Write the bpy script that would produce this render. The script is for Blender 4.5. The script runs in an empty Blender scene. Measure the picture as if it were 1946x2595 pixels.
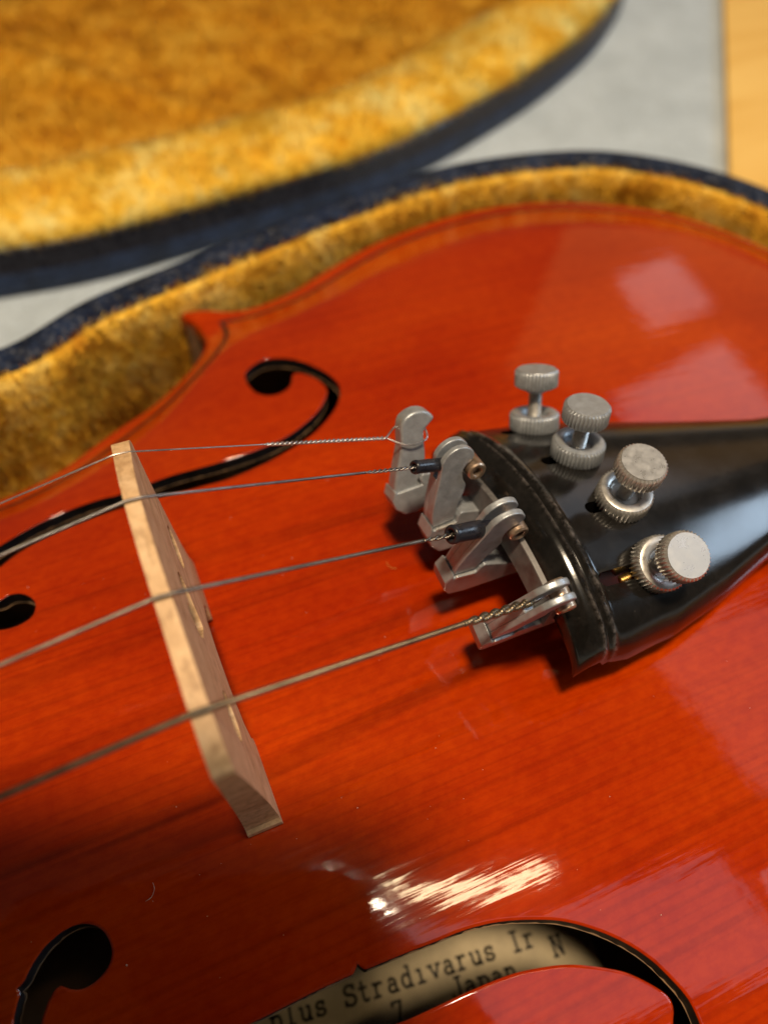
import bpy, bmesh, math, random
import numpy as np
from mathutils import Vector, Matrix
from mathutils.geometry import delaunay_2d_cdt

random.seed(7); rng = np.random.default_rng(7)
S = 0.001                                   # everything below is written in millimetres
scene = bpy.context.scene
COL = scene.collection

# ------------------------------------------------------------------ camera
cam_d = bpy.data.cameras.new('camera'); cam = bpy.data.objects.new('camera', cam_d); COL.objects.link(cam)
CAM = Vector((-1.144, -45.475, 94.467))
RIGHT = Vector((0.91644, -0.39785, 0.04299)); DOWN = Vector((-0.29622, -0.74669, -0.59558)); FWD = Vector((0.26905, 0.53308, -0.80214))
m3 = Matrix((RIGHT, -DOWN, -FWD)).transposed()
cam.matrix_world = Matrix.Translation(CAM * S) @ m3.to_4x4()
cam_d.sensor_fit = 'HORIZONTAL'; cam_d.sensor_width = 26.0; cam_d.lens = 26.0 * 1991.1 / 1946
cam_d.clip_start = 0.004; cam_d.clip_end = 20
cam_d.dof.use_dof = True; cam_d.dof.focus_distance = 0.091; cam_d.dof.aperture_fstop = 26.6 / 2.1
scene.camera = cam

# ------------------------------------------------------------------ world, lamps, exposure
world = bpy.data.worlds.new('World'); scene.world = world; world.use_nodes = True
bg = world.node_tree.nodes['Background']; bg.inputs[0].default_value = (1.0, 0.86, 0.72, 1); bg.inputs[1].default_value = 0.04
scene.view_settings.view_transform = 'Standard'; scene.view_settings.look = 'None'
scene.view_settings.exposure = 0.30; scene.view_settings.gamma = 1.0; scene.view_settings.use_curve_mapping = False

def area(name, loc, target, sx, sy, radiance, color, roll=0):
    d = bpy.data.lights.new(name, 'AREA'); d.shape = 'RECTANGLE'; d.size = sx; d.size_y = sy
    d.energy = radiance * math.pi * sx * sy; d.color = color
    o = bpy.data.objects.new(name, d); COL.objects.link(o)
    o.location = loc
    o.rotation_euler = (Vector(target) - Vector(loc)).to_track_quat('-Z', 'Y').to_euler()
    if roll: o.rotation_euler.rotate_axis('Z', roll)
    return o
# warm strip lamp on the ceiling, cool panel beside it, window to the right, two panes far right
area('ceiling_bulb_lamp', (-0.065, -0.14, 1.0), (-0.065, -0.14, 0), 0.13, 0.09, 260, (1.0, 0.80, 0.56))
area('ceiling_strip_lamp', (0.20, -0.150, 1.0), (0.20, -0.150, 0), 0.32, 0.030, 25, (1.0, 0.76, 0.44))
area('ceiling_panel_lamp', (0.30, -0.35, 1.0), (0.30, -0.35, 0), 0.62, 0.25, 0.8, (0.78, 0.85, 1.0))
area('knob_fill_lamp', (0.80, -0.48, 1.0), (0.80, -0.48, 0), 0.30, 0.40, 1.2, (0.92, 0.94, 1.0))  # added unseen fill that brightens the G knob face
area('skylight_lamp', (0.98, 0.06, 1.0), (0.98, 0.06, 0), 0.46, 0.42, 0.5, (0.86, 0.9, 1.0))
area('window_lamp', (1.28, -0.24, 0.66), (0.06, 0, 0), 0.50, 0.28, 9.0, (0.62, 0.80, 1.0))
area('far_window_lamp', (1.40, 0.74, 1.00), (0.09, 0.03, 0), 0.62, 0.36, .85, (0.86, 0.9, 1.0), math.radians(-28))
area('warm_fill_lamp', (1.62, 1.22, 0.80), (0.09, 0.04, 0), 1.15, 0.8, .30, (1.0, 0.50, 0.14))  # added unseen panel, gives the varnish an orange wall reflection
area('far_pane_lamp', (1.40, 1.22, 0.66), (0.10, 0.05, 0), 0.20, 0.24, .65, (0.86, 0.9, 1.0), math.radians(47))

# ------------------------------------------------------------------ helpers
def mesh_obj(name, verts, faces, mat=None, parent=None, smooth=True, bevel=0, mats=None, midx=None, segs=2, autosmooth=None):
    me = bpy.data.meshes.new(name)
    v = np.asarray(verts, float) * S
    me.from_pydata(v.tolist(), [], [list(map(int, f)) for f in faces]); me.update()
    for m in (mats or [mat]):
        if m: me.materials.append(m)
    if midx is not None: me.polygons.foreach_set('material_index', np.asarray(midx, int))
    me.polygons.foreach_set('use_smooth', [smooth] * len(me.polygons))
    if autosmooth is not None: me.set_sharp_from_angle(angle=math.radians(autosmooth))
    o = bpy.data.objects.new(name, me); COL.objects.link(o)
    if parent: o.parent = parent
    if bevel:
        b = o.modifiers.new('bevel', 'BEVEL'); b.width = bevel * S; b.segments = segs; b.limit_method = 'ANGLE'; b.angle_limit = math.radians(35)
        b.harden_normals = smooth
    return o
def empty(name, loc, label, cat, group=None):
    o = bpy.data.objects.new(name, None); COL.objects.link(o); o.location = Vector(loc) * S; o.empty_display_size = 0.01
    o['label'] = label; o['category'] = cat
    if group: o['group'] = group
    return o
def tag(o, label, cat, group=None):
    o['label'] = label; o['category'] = cat
    if group: o['group'] = group
    return o
def attr(o, name, vals):
    a = o.data.attributes.new(name, 'FLOAT', 'POINT'); a.data.foreach_set('value', np.asarray(vals, np.float32))
class MB:
    def __init__(s): s.v = []; s.f = []
    def add(s, vs, fs, M=None):
        n = len(s.v)
        s.v += [tuple(M @ Vector(p)) if M is not None else tuple(p) for p in vs]; s.f += [[i + n for i in f] for f in fs]
    def prism(s, prof, y0, y1, M=None):          # profile in (x, z), extruded along y
        n = len(prof)
        vs = [(x, y0, z) for x, z in prof] + [(x, y1, z) for x, z in prof]
        fs = [list(range(n)), list(range(2 * n - 1, n - 1, -1))] + [[i, i + n, (i + 1) % n + n, (i + 1) % n] for i in range(n)]
        s.add(vs, [f[::-1] for f in fs], M)
    def lathe(s, prof, n=40, M=None, cap=True):  # profile (r, h) about z
        k = len(prof); vs = []
        for i in range(n):
            a = 2 * math.pi * i / n; vs += [(r * math.cos(a), r * math.sin(a), h) for r, h in prof]
        fs = [[i * k + j, ((i + 1) % n) * k + j, ((i + 1) % n) * k + j + 1, i * k + j + 1] for i in range(n) for j in range(k - 1)]
        if cap:
            fs.append([i * k for i in range(n)][::-1]); fs.append([i * k + k - 1 for i in range(n)])
        s.add(vs, fs, M)
    def obj(s, name, mat, parent, **k): return mesh_obj(name, s.v, s.f, mat, parent, **k)
def spline(pts, per=8, closed=False):            # Catmull-Rom
    P = np.asarray(pts, float); n = len(P); out = []
    rngi = range(n if closed else n - 1)
    for i in rngi:
        p0 = P[(i - 1) % n] if closed or i > 0 else 2 * P[0] - P[1]
        p1 = P[i]; p2 = P[(i + 1) % n]
        p3 = P[(i + 2) % n] if closed or i + 2 < n else 2 * P[n - 1] - P[n - 2]
        for k in range(per):
            t = k / per
            out.append(.5 * (2 * p1 + (p2 - p0) * t + (2 * p0 - 5 * p1 + 4 * p2 - p3) * t * t + (3 * p1 - p0 - 3 * p2 + p3) * t ** 3))
    if not closed: out.append(P[-1])
    return np.array(out)
def resample(P, step, closed=False):
    P = np.asarray(P, float)
    if closed: P = np.vstack([P, P[:1]])
    d = np.r_[0, np.cumsum(np.linalg.norm(np.diff(P, axis=0), axis=1))]
    n = max(2, int(round(d[-1] / step))); t = np.linspace(0, d[-1], n + 1)
    Q = np.stack([np.interp(t, d, P[:, k]) for k in range(P.shape[1])], 1)
    return Q[:-1] if closed else Q
def inside(P, poly):
    x, y = P[:, 0], P[:, 1]; r = np.zeros(len(P), bool); n = len(poly)
    for i in range(n):
        x0, y0 = poly[i]; x1, y1 = poly[(i + 1) % n]
        c = ((y0 > y) != (y1 > y)); r ^= c & (x < (x1 - x0) * (y - y0) / (y1 - y0 + 1e-12) + x0)
    return r
def dist_poly(P, poly):
    best = np.full(len(P), 1e9); n = len(poly)
    for i in range(n):
        a = poly[i]; b = poly[(i + 1) % n]; ab = b - a
        t = np.clip(((P - a) @ ab) / (ab @ ab + 1e-12), 0, 1)
        best = np.minimum(best, np.linalg.norm(P - (a + t[:, None] * ab), axis=1))
    return best
def offset(P, d):                                # closed loop, d > 0 inward for a counter-clockwise loop
    T = np.roll(P, -1, 0) - np.roll(P, 1, 0); T /= np.linalg.norm(T, axis=1)[:, None] + 1e-9
    return P + d * np.stack([-T[:, 1], T[:, 0]], 1)
def area2(P): return .5 * np.sum(P[:, 0] * np.roll(P[:, 1], -1) - np.roll(P[:, 0], -1) * P[:, 1])
def tube(path, r, n=12, caps=True):
    P = np.asarray(path, float); m = len(P); r = np.broadcast_to(r, (m,))
    T = np.gradient(P, axis=0); T /= np.linalg.norm(T, axis=1)[:, None]
    up = np.array([0, 0, 1.]) if abs(T[0][2]) < .9 else np.array([1., 0, 0]); vs = []
    for i in range(m):
        a = np.cross(T[i], up); a /= np.linalg.norm(a); b = np.cross(a, T[i])
        for k in range(n):
            q = 2 * math.pi * k / n; vs.append(P[i] + r[i] * (math.cos(q) * a + math.sin(q) * b))
    fs = [[i * n + k, i * n + (k + 1) % n, (i + 1) * n + (k + 1) % n, (i + 1) * n + k] for i in range(m - 1) for k in range(n)]
    if caps: fs += [list(range(n))[::-1], list(range((m - 1) * n, m * n))]
    return vs, fs
def lerp(a, b, t): return np.asarray(a, float) * (1 - t) + np.asarray(b, float) * t

# ------------------------------------------------------------------ materials
def mat(name):
    m = bpy.data.materials.new(name); m.use_nodes = True
    return m, m.node_tree.nodes, m.node_tree.links, m.node_tree.nodes['Principled BSDF']
def N(ns, t, **k):
    n = ns.new(t)
    for a, b in k.items():
        if a in n.inputs: n.inputs[a].default_value = b
        else: setattr(n, a, b)
    return n
def ramp(ns, stops):
    r = ns.new('ShaderNodeValToRGB'); e = r.color_ramp.elements
    while len(e) < len(stops): e.new(0.5)
    for i, (p, c) in enumerate(stops): e[i].position = p; e[i].color = (c[0], c[1], c[2], 1) if len(c) > 2 else (c[0], c[0], c[0], 1)
    return r
def coords(ns, ls, scale=(1, 1, 1), rot=(0, 0, 0)):
    t = ns.new('ShaderNodeTexCoord'); mp = ns.new('ShaderNodeMapping')
    mp.inputs['Scale'].default_value = scale; mp.inputs['Rotation'].default_value = rot
    ls.new(t.outputs['Object'], mp.inputs['Vector']); return mp
def noise(ns, ls, vec, scale, detail=4, rough=.55, dist=0):
    n = N(ns, 'ShaderNodeTexNoise', Scale=scale, Detail=detail, Roughness=rough, Distortion=dist); ls.new(vec.outputs[0], n.inputs['Vector']); return n
def bump(ns, ls, src, strength, distance, chain=None):
    b = N(ns, 'ShaderNodeBump', Strength=strength, Distance=distance); ls.new(src, b.inputs['Height'])
    if chain: ls.new(chain.outputs[0], b.inputs['Normal'])
    return b
def mixc(ns, ls, fac, a, b, mode='MIX'):
    m = ns.new('ShaderNodeMix'); m.data_type = 'RGBA'; m.blend_type = mode
    if isinstance(fac, (int, float)): m.inputs[0].default_value = fac
    else: ls.new(fac, m.inputs[0])
    for v, i in ((a, 6), (b, 7)):
        if isinstance(v, tuple): m.inputs[i].default_value = (*v, 1)
        else: ls.new(v, m.inputs[i])
    return m.outputs[2]

def make_varnish():
    m, ns, ls, p = mat('orange_red_varnish')
    g = coords(ns, ls, (9, 1500, 9)); gr = noise(ns, ls, g, 1.0, 3, .5, .15)          # fine spruce grain running along the body
    g2 = coords(ns, ls, (7, 420, 7)); gr2 = noise(ns, ls, g2, 1.0, 4, .6, .2)         # darker winter-growth lines
    bl = coords(ns, ls, (1, 1.6, 1)); b1 = noise(ns, ls, bl, 22, 3, .5); b2 = noise(ns, ls, bl, 520, 4, .7)
    r1 = ramp(ns, [(.28, (.31, .015, .0003)), (.5, (.385, .026, .0004)), (.75, (.45, .040, .0005))]); ls.new(b1.outputs[0], r1.inputs[0])
    r2 = ramp(ns, [(.36, (.66, .6, .6)), (.52, (1, 1, 1))]); ls.new(gr.outputs[0], r2.inputs[0])
    r3 = ramp(ns, [(.30, (.40, .34, .34)), (.43, (1, 1, 1))]); ls.new(gr2.outputs[0], r3.inputs[0])
    r4 = ramp(ns, [(.38, (.90, .84, .8)), (.62, (1.06, 1.22, 1.2))]); ls.new(b2.outputs[0], r4.inputs[0])
    c = mixc(ns, ls, .42, r1.outputs[0], r2.outputs[0], 'MULTIPLY'); c = mixc(ns, ls, .22, c, r3.outputs[0], 'MULTIPLY'); c = mixc(ns, ls, .9, c, r4.outputs[0], 'MULTIPLY')
    ls.new(c, p.inputs['Base Color'])
    p.inputs['Roughness'].default_value = .55; p.inputs['Specular IOR Level'].default_value = .0
    p.inputs['Coat Weight'].default_value = 1; p.inputs['Coat Roughness'].default_value = .055; p.inputs['Coat IOR'].default_value = 1.5
    w = coords(ns, ls, (30, 480, 30)); wn = noise(ns, ls, w, 1.0, 3, .5, .2)
    o = coords(ns, ls, (1, 1, 1)); on = noise(ns, ls, o, 300, 2, .5)
    b = bump(ns, ls, wn.outputs[0], .26, .00011); b = bump(ns, ls, on.outputs[0], .18, .0001, b)
    ls.new(b.outputs[0], p.inputs['Coat Normal'])
    return m
def simple(name, col, rough=.5, metal=0, spec=.5, nscale=0, nstr=0, cvar=0, cscale=200, coat=0, dist=.0001):
    m, ns, ls, p = mat(name)
    p.inputs['Base Color'].default_value = (*col, 1); p.inputs['Roughness'].default_value = rough; p.inputs['Metallic'].default_value = metal
    p.inputs['Specular IOR Level'].default_value = spec; p.inputs['Coat Weight'].default_value = coat; p.inputs['Coat Roughness'].default_value = .06
    c = coords(ns, ls)
    if cvar:
        n = noise(ns, ls, c, cscale, 5, .6); r = ramp(ns, [(.3, tuple(x * (1 - cvar) for x in col)), (.7, tuple(min(1, x * (1 + cvar)) for x in col))])
        ls.new(n.outputs[0], r.inputs[0]); ls.new(r.outputs[0], p.inputs['Base Color'])
        rr = ramp(ns, [(.3, (max(0, rough - .12),)), (.7, (min(1, rough + .12),))]); ls.new(n.outputs[0], rr.inputs[0]); ls.new(rr.outputs[0], p.inputs['Roughness'])
    if nstr:
        n = noise(ns, ls, c, nscale, 4, .6); b = bump(ns, ls, n.outputs[0], nstr, dist); ls.new(b.outputs[0], p.inputs['Normal'])
    return m
VARN = make_varnish()
PURF = simple('dark_purfling', (.022, .004, .002), .5, nscale=900, nstr=.1, cvar=.4)
HOLE_EDGE = simple('blackened_cut_edge', (.012, .010, .012), .45, nscale=700, nstr=.3, cvar=.4, cscale=500)
INSIDE = simple('bare_inner_wood', (.20, .115, .055), .8, nscale=300, nstr=.3, cvar=.3, cscale=120)
ZINC = simple('cast_grey_metal', (.38, .40, .42), .40, .5, nscale=2600, nstr=.6, cvar=.15, cscale=900, dist=.00006)
NICKEL = simple('brushed_nickel', (.62, .60, .56), .34, .7, nscale=2500, nstr=.06, cvar=.06, cscale=900, dist=.00003)
BRASSY = simple('worn_coppery_metal', (.50, .36, .25), .35, .85, nscale=1500, nstr=.3, cvar=.3, cscale=700, dist=.00005)
DULL = simple('dull_dark_grey_metal', (.17, .16, .155), .55, .55, nscale=1600, nstr=.5, cvar=.3, cscale=600, dist=.00006)
SLEEVE = simple('black_plastic_sleeve', (.014, .014, .02), .32, cvar=.4, cscale=600, nscale=1200, nstr=.15, dist=.00004)
EBONY = simple('black_fingerboard_wood', (.015, .012, .010), .4, nscale=500, nstr=.1, cvar=.3)
PAPERINK = simple('black_label_ink', (.03, .025, .02), .8, cvar=.3, cscale=900)
PAPER = simple('yellowed_label_paper', (.48, .385, .235), .85, cvar=.22, cscale=140, nscale=900, nstr=.1)
NAVY = None
def make_navy(nm='navy_leatherette', k_=1.0):
    m, ns, ls, p = mat(nm); c = coords(ns, ls)
    v = N(ns, 'ShaderNodeTexVoronoi', Scale=650.0); ls.new(c.outputs[0], v.inputs['Vector'])
    n = noise(ns, ls, c, 160, 4, .6)
    r = ramp(ns, [(.3, (.004 * k_, .006 * k_, .014 * k_)), (.7, (.013 * k_, .024 * k_, .058 * k_))]); ls.new(n.outputs[0], r.inputs[0]); ls.new(r.outputs[0], p.inputs['Base Color'])
    b = bump(ns, ls, v.outputs['Distance'], 1.0, .0009); b = bump(ns, ls, n.outputs[0], .6, .0008, b); ls.new(b.outputs[0], p.inputs['Normal'])
    p.inputs['Roughness'].default_value = .5; p.inputs['Specular IOR Level'].default_value = .3
    return m
NAVY = make_navy()
NAVY_LID_LIT = make_navy('lit_navy_lid_leatherette', 1.9)  # lighter copy of the navy, sky light painted into the lid wall
def make_plush(name, dark, mid, light, island=True):
    m, ns, ls, p = mat(name); c = coords(ns, ls)
    n = noise(ns, ls, c, 70, 5, .62, .4); n2 = noise(ns, ls, c, 260, 3, .6)
    r = ramp(ns, [(.36, dark), (.5, mid), (.64, light)]); 
    add = N(ns, 'ShaderNodeMath', operation='MULTIPLY_ADD'); add.inputs[1].default_value = .3; ls.new(n2.outputs[0], add.inputs[0])
    h = N(ns, 'ShaderNodeMath', operation='MULTIPLY'); h.inputs[1].default_value = .7; ls.new(n.outputs[0], h.inputs[0]); ls.new(h.outputs[0], add.inputs[2])
    last = add
    if island:
        g = ns.new('ShaderNodeNewGeometry'); a = N(ns, 'ShaderNodeMath', operation='MULTIPLY_ADD'); a.inputs[1].default_value = .12
        ls.new(g.outputs['Random Per Island'], a.inputs[0]); s = N(ns, 'ShaderNodeMath', operation='SUBTRACT'); s.inputs[1].default_value = .06
        ls.new(add.outputs[0], s.inputs[0]); ls.new(s.outputs[0], a.inputs[2]); last = a
    ls.new(last.outputs[0], r.inputs[0]); ls.new(r.outputs[0], p.inputs['Base Color'])
    p.inputs['Roughness'].default_value = .75; p.inputs['Specular IOR Level'].default_value = .2
    if not island:
        nb = noise(ns, ls, c, 420, 5, .7); bb = bump(ns, ls, nb.outputs[0], .7, .0016); ls.new(bb.outputs[0], p.inputs['Normal'])
    p.inputs['Sheen Weight'].default_value = .12; p.inputs['Sheen Roughness'].default_value = .4; p.inputs['Sheen Tint'].default_value = (1, .85, .5, 1)
    return m
PLUSH = make_plush('gold_plush_pile', (.52, .21, .008), (.90, .50, .04), (1.0, .76, .22))
PLUSH_LIP = make_plush('lit_gold_plush_pile', (.84, .42, .012), (1.0, .62, .06), (1.0, .84, .30))  # lip pile and backing: lit look painted in as a paler gold
PLUSH_SHADED = make_plush('shaded_gold_plush_pile', (.40, .14, .003), (.66, .29, .008), (.86, .48, .05))  # panel pile and backing: shade painted in as a darker gold
PLUSH_BASE = make_plush('gold_plush_backing', (.62, .26, .010), (.92, .52, .04), (1.0, .74, .20), False)
LIP_BASE = make_plush('lit_gold_plush_backing', (.86, .42, .012), (1.0, .62, .06), (1.0, .84, .30), False)
SHADED_BASE = make_plush('shaded_gold_plush_backing', (.46, .17, .003), (.70, .31, .008), (.88, .50, .05), False)

def make_maple():
    m, ns, ls, p = mat('pale_maple')
    c = coords(ns, ls, (1, 1, 1)); n1 = noise(ns, ls, c, 700, 5, .7)
    g = coords(ns, ls, (260, 40, 900)); n2 = noise(ns, ls, g, 1.0, 4, .6)
    fl = coords(ns, ls, (900, 260, 900)); n3 = noise(ns, ls, fl, 1.6, 2, .5)
    r = ramp(ns, [(.28, (.50, .29, .13)), (.5, (.70, .45, .23)), (.75, (.80, .56, .33))]); ls.new(n2.outputs[0], r.inputs[0])
    r3 = ramp(ns, [(.36, (.45, .36, .27)), (.48, (1, 1, 1))]); ls.new(n3.outputs[0], r3.inputs[0])
    r1 = ramp(ns, [(.35, (.8, .76, .72)), (.62, (1.05, 1.05, 1.05))]); ls.new(n1.outputs[0], r1.inputs[0])
    c2 = mixc(ns, ls, .38, r.outputs[0], r3.outputs[0], 'MULTIPLY'); c2 = mixc(ns, ls, .7, c2, r1.outputs[0], 'MULTIPLY'); ls.new(c2, p.inputs['Base Color'])
    p.inputs['Roughness'].default_value = .6
    b = bump(ns, ls, n3.outputs[0], .3, .0001); ls.new(b.outputs[0], p.inputs['Normal'])
    return m
MAPLE = make_maple()

def make_tail():
    m, ns, ls, p = mat('worn_black_tailpiece'); c = coords(ns, ls)
    at = N(ns, 'ShaderNodeAttribute', attribute_name='ridge')
    n = noise(ns, ls, c, 1300, 5, .75); n2 = noise(ns, ls, c, 220, 3, .6)
    add = N(ns, 'ShaderNodeMath', operation='MULTIPLY'); ls.new(at.outputs['Fac'], add.inputs[0])
    r = ramp(ns, [(.40, (0,)), (.62, (1,))]); ls.new(n.outputs[0], r.inputs[0]); ls.new(r.outputs[0], add.inputs[1])
    r2 = ramp(ns, [(.36, (.12,)), (.66, (1,))]); ls.new(n2.outputs[0], r2.inputs[0])
    w = N(ns, 'ShaderNodeMath', operation='MULTIPLY'); ls.new(add.outputs[0], w.inputs[0]); ls.new(r2.outputs[0], w.inputs[1])
    dust = noise(ns, ls, c, 2600, 2, .5); rd = ramp(ns, [(.76, (0,)), (.79, (.14,))]); ls.new(dust.outputs[0], rd.inputs[0])
    mx = N(ns, 'ShaderNodeMath', operation='MAXIMUM'); ls.new(w.outputs[0], mx.inputs[0]); ls.new(rd.outputs[0], mx.inputs[1])
    base = ramp(ns, [(.3, (.006, .0055, .005)), (.7, (.009, .0078, .0065))]); ls.new(n2.outputs[0], base.inputs[0])
    cc = mixc(ns, ls, mx.outputs[0], base.outputs[0], (.28, .25, .24)); ls.new(cc, p.inputs['Base Color'])
    rr = ramp(ns, [(.3, (.15,)), (.7, (.19,))]); ls.new(n2.outputs[0], rr.inputs[0]); ls.new(rr.outputs[0], p.inputs['Roughness'])
    g = coords(ns, ls, (60, 700, 700)); gn = noise(ns, ls, g, 1.0, 4, .6)
    b = bump(ns, ls, gn.outputs[0], .10, .0001); b = bump(ns, ls, n.outputs[0], .025, .00006, b); ls.new(b.outputs[0], p.inputs['Normal'])
    return m
TAIL = make_tail()
def make_string(name, col, rough, freq, strength):
    m, ns, ls, p = mat(name); p.inputs['Base Color'].default_value = (*col, 1); p.inputs['Metallic'].default_value = .9; p.inputs['Roughness'].default_value = rough
    at = N(ns, 'ShaderNodeAttribute', attribute_name='along')
    mu = N(ns, 'ShaderNodeMath', operation='MULTIPLY'); mu.inputs[1].default_value = freq; ls.new(at.outputs['Fac'], mu.inputs[0])
    si = N(ns, 'ShaderNodeMath', operation='SINE'); ls.new(mu.outputs[0], si.inputs[0])
    b = bump(ns, ls, si.outputs[0], strength, .00006); ls.new(b.outputs[0], p.inputs['Normal'])
    c = coords(ns, ls); n = noise(ns, ls, c, 300, 4, .6); r = ramp(ns, [(.3, tuple(x * .55 for x in col)), (.7, tuple(min(1, x * 1.25) for x in col))])
    ls.new(n.outputs[0], r.inputs[0]); ls.new(r.outputs[0], p.inputs['Base Color'])
    return m
STEEL = make_string('plain_steel_wire', (.60, .56, .54), .25, 0, 0)
WOUND_A = make_string('grey_wound_string', (.30, .28, .27), .28, 30, .2)
WOUND_D = make_string('dull_wound_string', (.27, .23, .19), .3, 26, .25)
WOUND_G = make_string('bronzed_wound_string', (.26, .20, .13), .33, 20, .55)

# ------------------------------------------------------------------ ground
fl, ns, ls, p = mat('grey_felted_carpet')
c = coords(ns, ls); n1 = noise(ns, ls, c, 45, 5, .65); n2 = noise(ns, ls, c, 900, 3, .6); 
r = ramp(ns, [(.3, (.46, .52, .55)), (.7, (.60, .67, .71))]); ls.new(n1.outputs[0], r.inputs[0])
r2 = ramp(ns, [(.3, (.75, .75, .75)), (.7, (1.15, 1.15, 1.15))]); ls.new(n2.outputs[0], r2.inputs[0])
ls.new(mixc(ns, ls, .8, r.outputs[0], r2.outputs[0], 'MULTIPLY'), p.inputs['Base Color']); p.inputs['Roughness'].default_value = .95
b = bump(ns, ls, n2.outputs[0], .8, .001); ls.new(b.outputs[0], p.inputs['Normal'])
fz = -57
g = mesh_obj('floor', [(-900, -700, fz), (1300, -700, fz), (1300, 1300, fz), (-900, 1300, fz)], [(0, 1, 2, 3)], fl, smooth=False)
g['kind'] = 'structure'

# ================================================================== VIOLIN
violin = empty('violin', (0, 0, -50), 'glossy orange-red violin lying in its gold-lined case', 'violin')
Y0 = -0.8
OX = np.array([-196, -192, -180, -160, -135, -110, -90, -75, -62, -52, -40, -24, -14.5, -3.8, 5, 14.7, 18, 20.4, 28, 39, 51.7, 66.5, 88.5, 107, 123, 137, 147.3, 153, 158, 161.])
OW = np.array([10, 35, 62, 78, 83.5, 82, 76, 70, 66, 57, 53, 53.4, 55.6, 61, 66.5, 76, 83, 86, 86.5, 88.5, 93, 98.6, 102, 100.5, 94.2, 85, 71, 57, 38, 15.])
_gx = np.linspace(-240, 200, 441); _gw = np.interp(_gx, OX, OW); _k = np.hanning(33); _k /= _k.sum()
_gs = np.convolve(np.pad(_gw, 16, 'edge'), _k, 'valid')
def plate_z(x, y):
    x = np.asarray(x, float); y = np.asarray(y, float) - Y0
    t = np.minimum(np.abs(y) / np.interp(x, _gx, _gs), 1.1)
    g0 = .84 ** 2.2; s0 = 2.2 * .84 ** 1.2; L = .16; u = (t - .84) / L
    gb = (2 * u ** 3 - 3 * u * u + 1) * g0 + (u ** 3 - 2 * u * u + u) * L * s0 + (-2 * u ** 3 + 3 * u * u) + (u ** 3 - u * u) * L * (-.3)
    g = np.where(t < .84, t ** 2.2, np.where(t > 1, 1.0, gb))
    return -13 * g - (1 - g) * .00042 * x * x
def plate_n(x, y, h=.6):
    a = (plate_z(x + h, y) - plate_z(x - h, y)) / (2 * h); b = (plate_z(x, y + h) - plate_z(x, y - h)) / (2 * h)
    n = np.stack([-a, -b, np.ones_like(a)], -1); return n / np.linalg.norm(n, axis=-1)[..., None]

# outline of the belly: far half, mirrored to the near half
c_bout = [(-56, 69), (-50, 62), (-42, 56), (-33, 53.2), (-24.1, 53.0), (-14.6, 55.4), (-3.8, 61.2), (4.8, 65.4), (14.0, 72.0), (18.4, 77.9), (18.7, 82.6), (17.4, 86.6), (15.4, 88.6)]
lower = [(15.6, 89.3), (17.6, 89.4), (21.4, 88.7), (28.2, 86.0), (39, 87.6), (51.7, 93.2), (66.5, 98.7), (88.5, 102), (106.8, 100.2), (122.9, 94), (137.1, 84.6), (147.3, 71), (153.5, 56), (158.5, 36), (161, 12)]
upper = [(-196, 10), (-192, 36), (-180, 62), (-160, 78), (-135, 83.5), (-110, 82), (-90, 78), (-74, 74), (-64, 73), (-57, 71)]
half = np.vstack([spline(upper, 6), spline(c_bout, 8), spline(lower, 8)])
far = half.copy(); near = half[::-1].copy(); near[:, 1] = -near[:, 1]
near[:, 1] += 2 * Y0
outline = np.vstack([far, near])                       # clockwise seen from above
outline = outline[::-1]
outline = resample(outline, 1.6, True)
if area2(outline) < 0: outline = outline[::-1]

near_f = [(-24.5,20.7),(-23.6,20.4),(-22.4,20.3),(-21.3,20.5),(-20.4,21),(-19.7,21.7),(-19.3,22.5),(-19.1,23.5),(-19.2,24.5),(-19.7,25.3),(-20.5,25.9),(-21.6,26.3),(-22.6,26.4),(-23.6,26.1),(-24.2,25.7),(-24.6,25.3),(-25.1,25.2),(-25.7,25.6),(-26.4,26.3),(-26.8,26.9),(-27.3,27.7),
 (-27.4,29.2),(-26.6,30.8),(-24.6,32.2),(-21,33.8),(-16,35.2),(-11,35.9),(-7.1,36.1),(-4,36.1),(-.3,36.1),(3,36.2),(3.9,36.2),(4.7,35.5),(5.0,36.3),(7,36.5),(10,36.7),(13.3,37),(16.3,37.2),(19.3,37.7),(22.1,38.5),(24.9,39.6),(27.2,40.7),(29.4,42.2),(31.4,43.9),(33.2,45.8),(34.8,48.1),(35.9,50.6),(36.5,52.4),(36.6,54.0),(36.4,55.5),
 (35.6,58.2),(33.6,61),(30.5,63),(26.5,63.6),(23.2,61.8),(21.8,58.5),(22.4,54.9),(24.5,53),(27,53.2),(28.8,54.8),(29.8,57),(31.6,56.5),(33.0,55.0),(33.9,53.7),(34.5,52.9),(34.7,52),(34.3,51),(33.1,49.5),(31.5,47.9),(29.7,46.7),(27.2,45.3),(24.8,44.3),(22.3,43.6),(20.1,43.1),(17.6,42.8),(14.6,42.6),(12,42.5),(9.4,42.4),(7.5,42.3),
 (4,42.0),(3.5,42.8),(3,42.0),(-4,41.6),(-12,41),(-19,39.5),(-25,36.5),(-28.5,33),(-30,29.5),(-29.8,26.6),(-29.5,25.8),(-29.1,25),(-28.6,24.2),(-29,23.8),(-28.6,23.7),(-28,23.3),(-27.4,22.6),(-26.5,21.8),(-25.5,21.1)]
near_f = np.array([(x, -y) for x, y in near_f])
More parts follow.
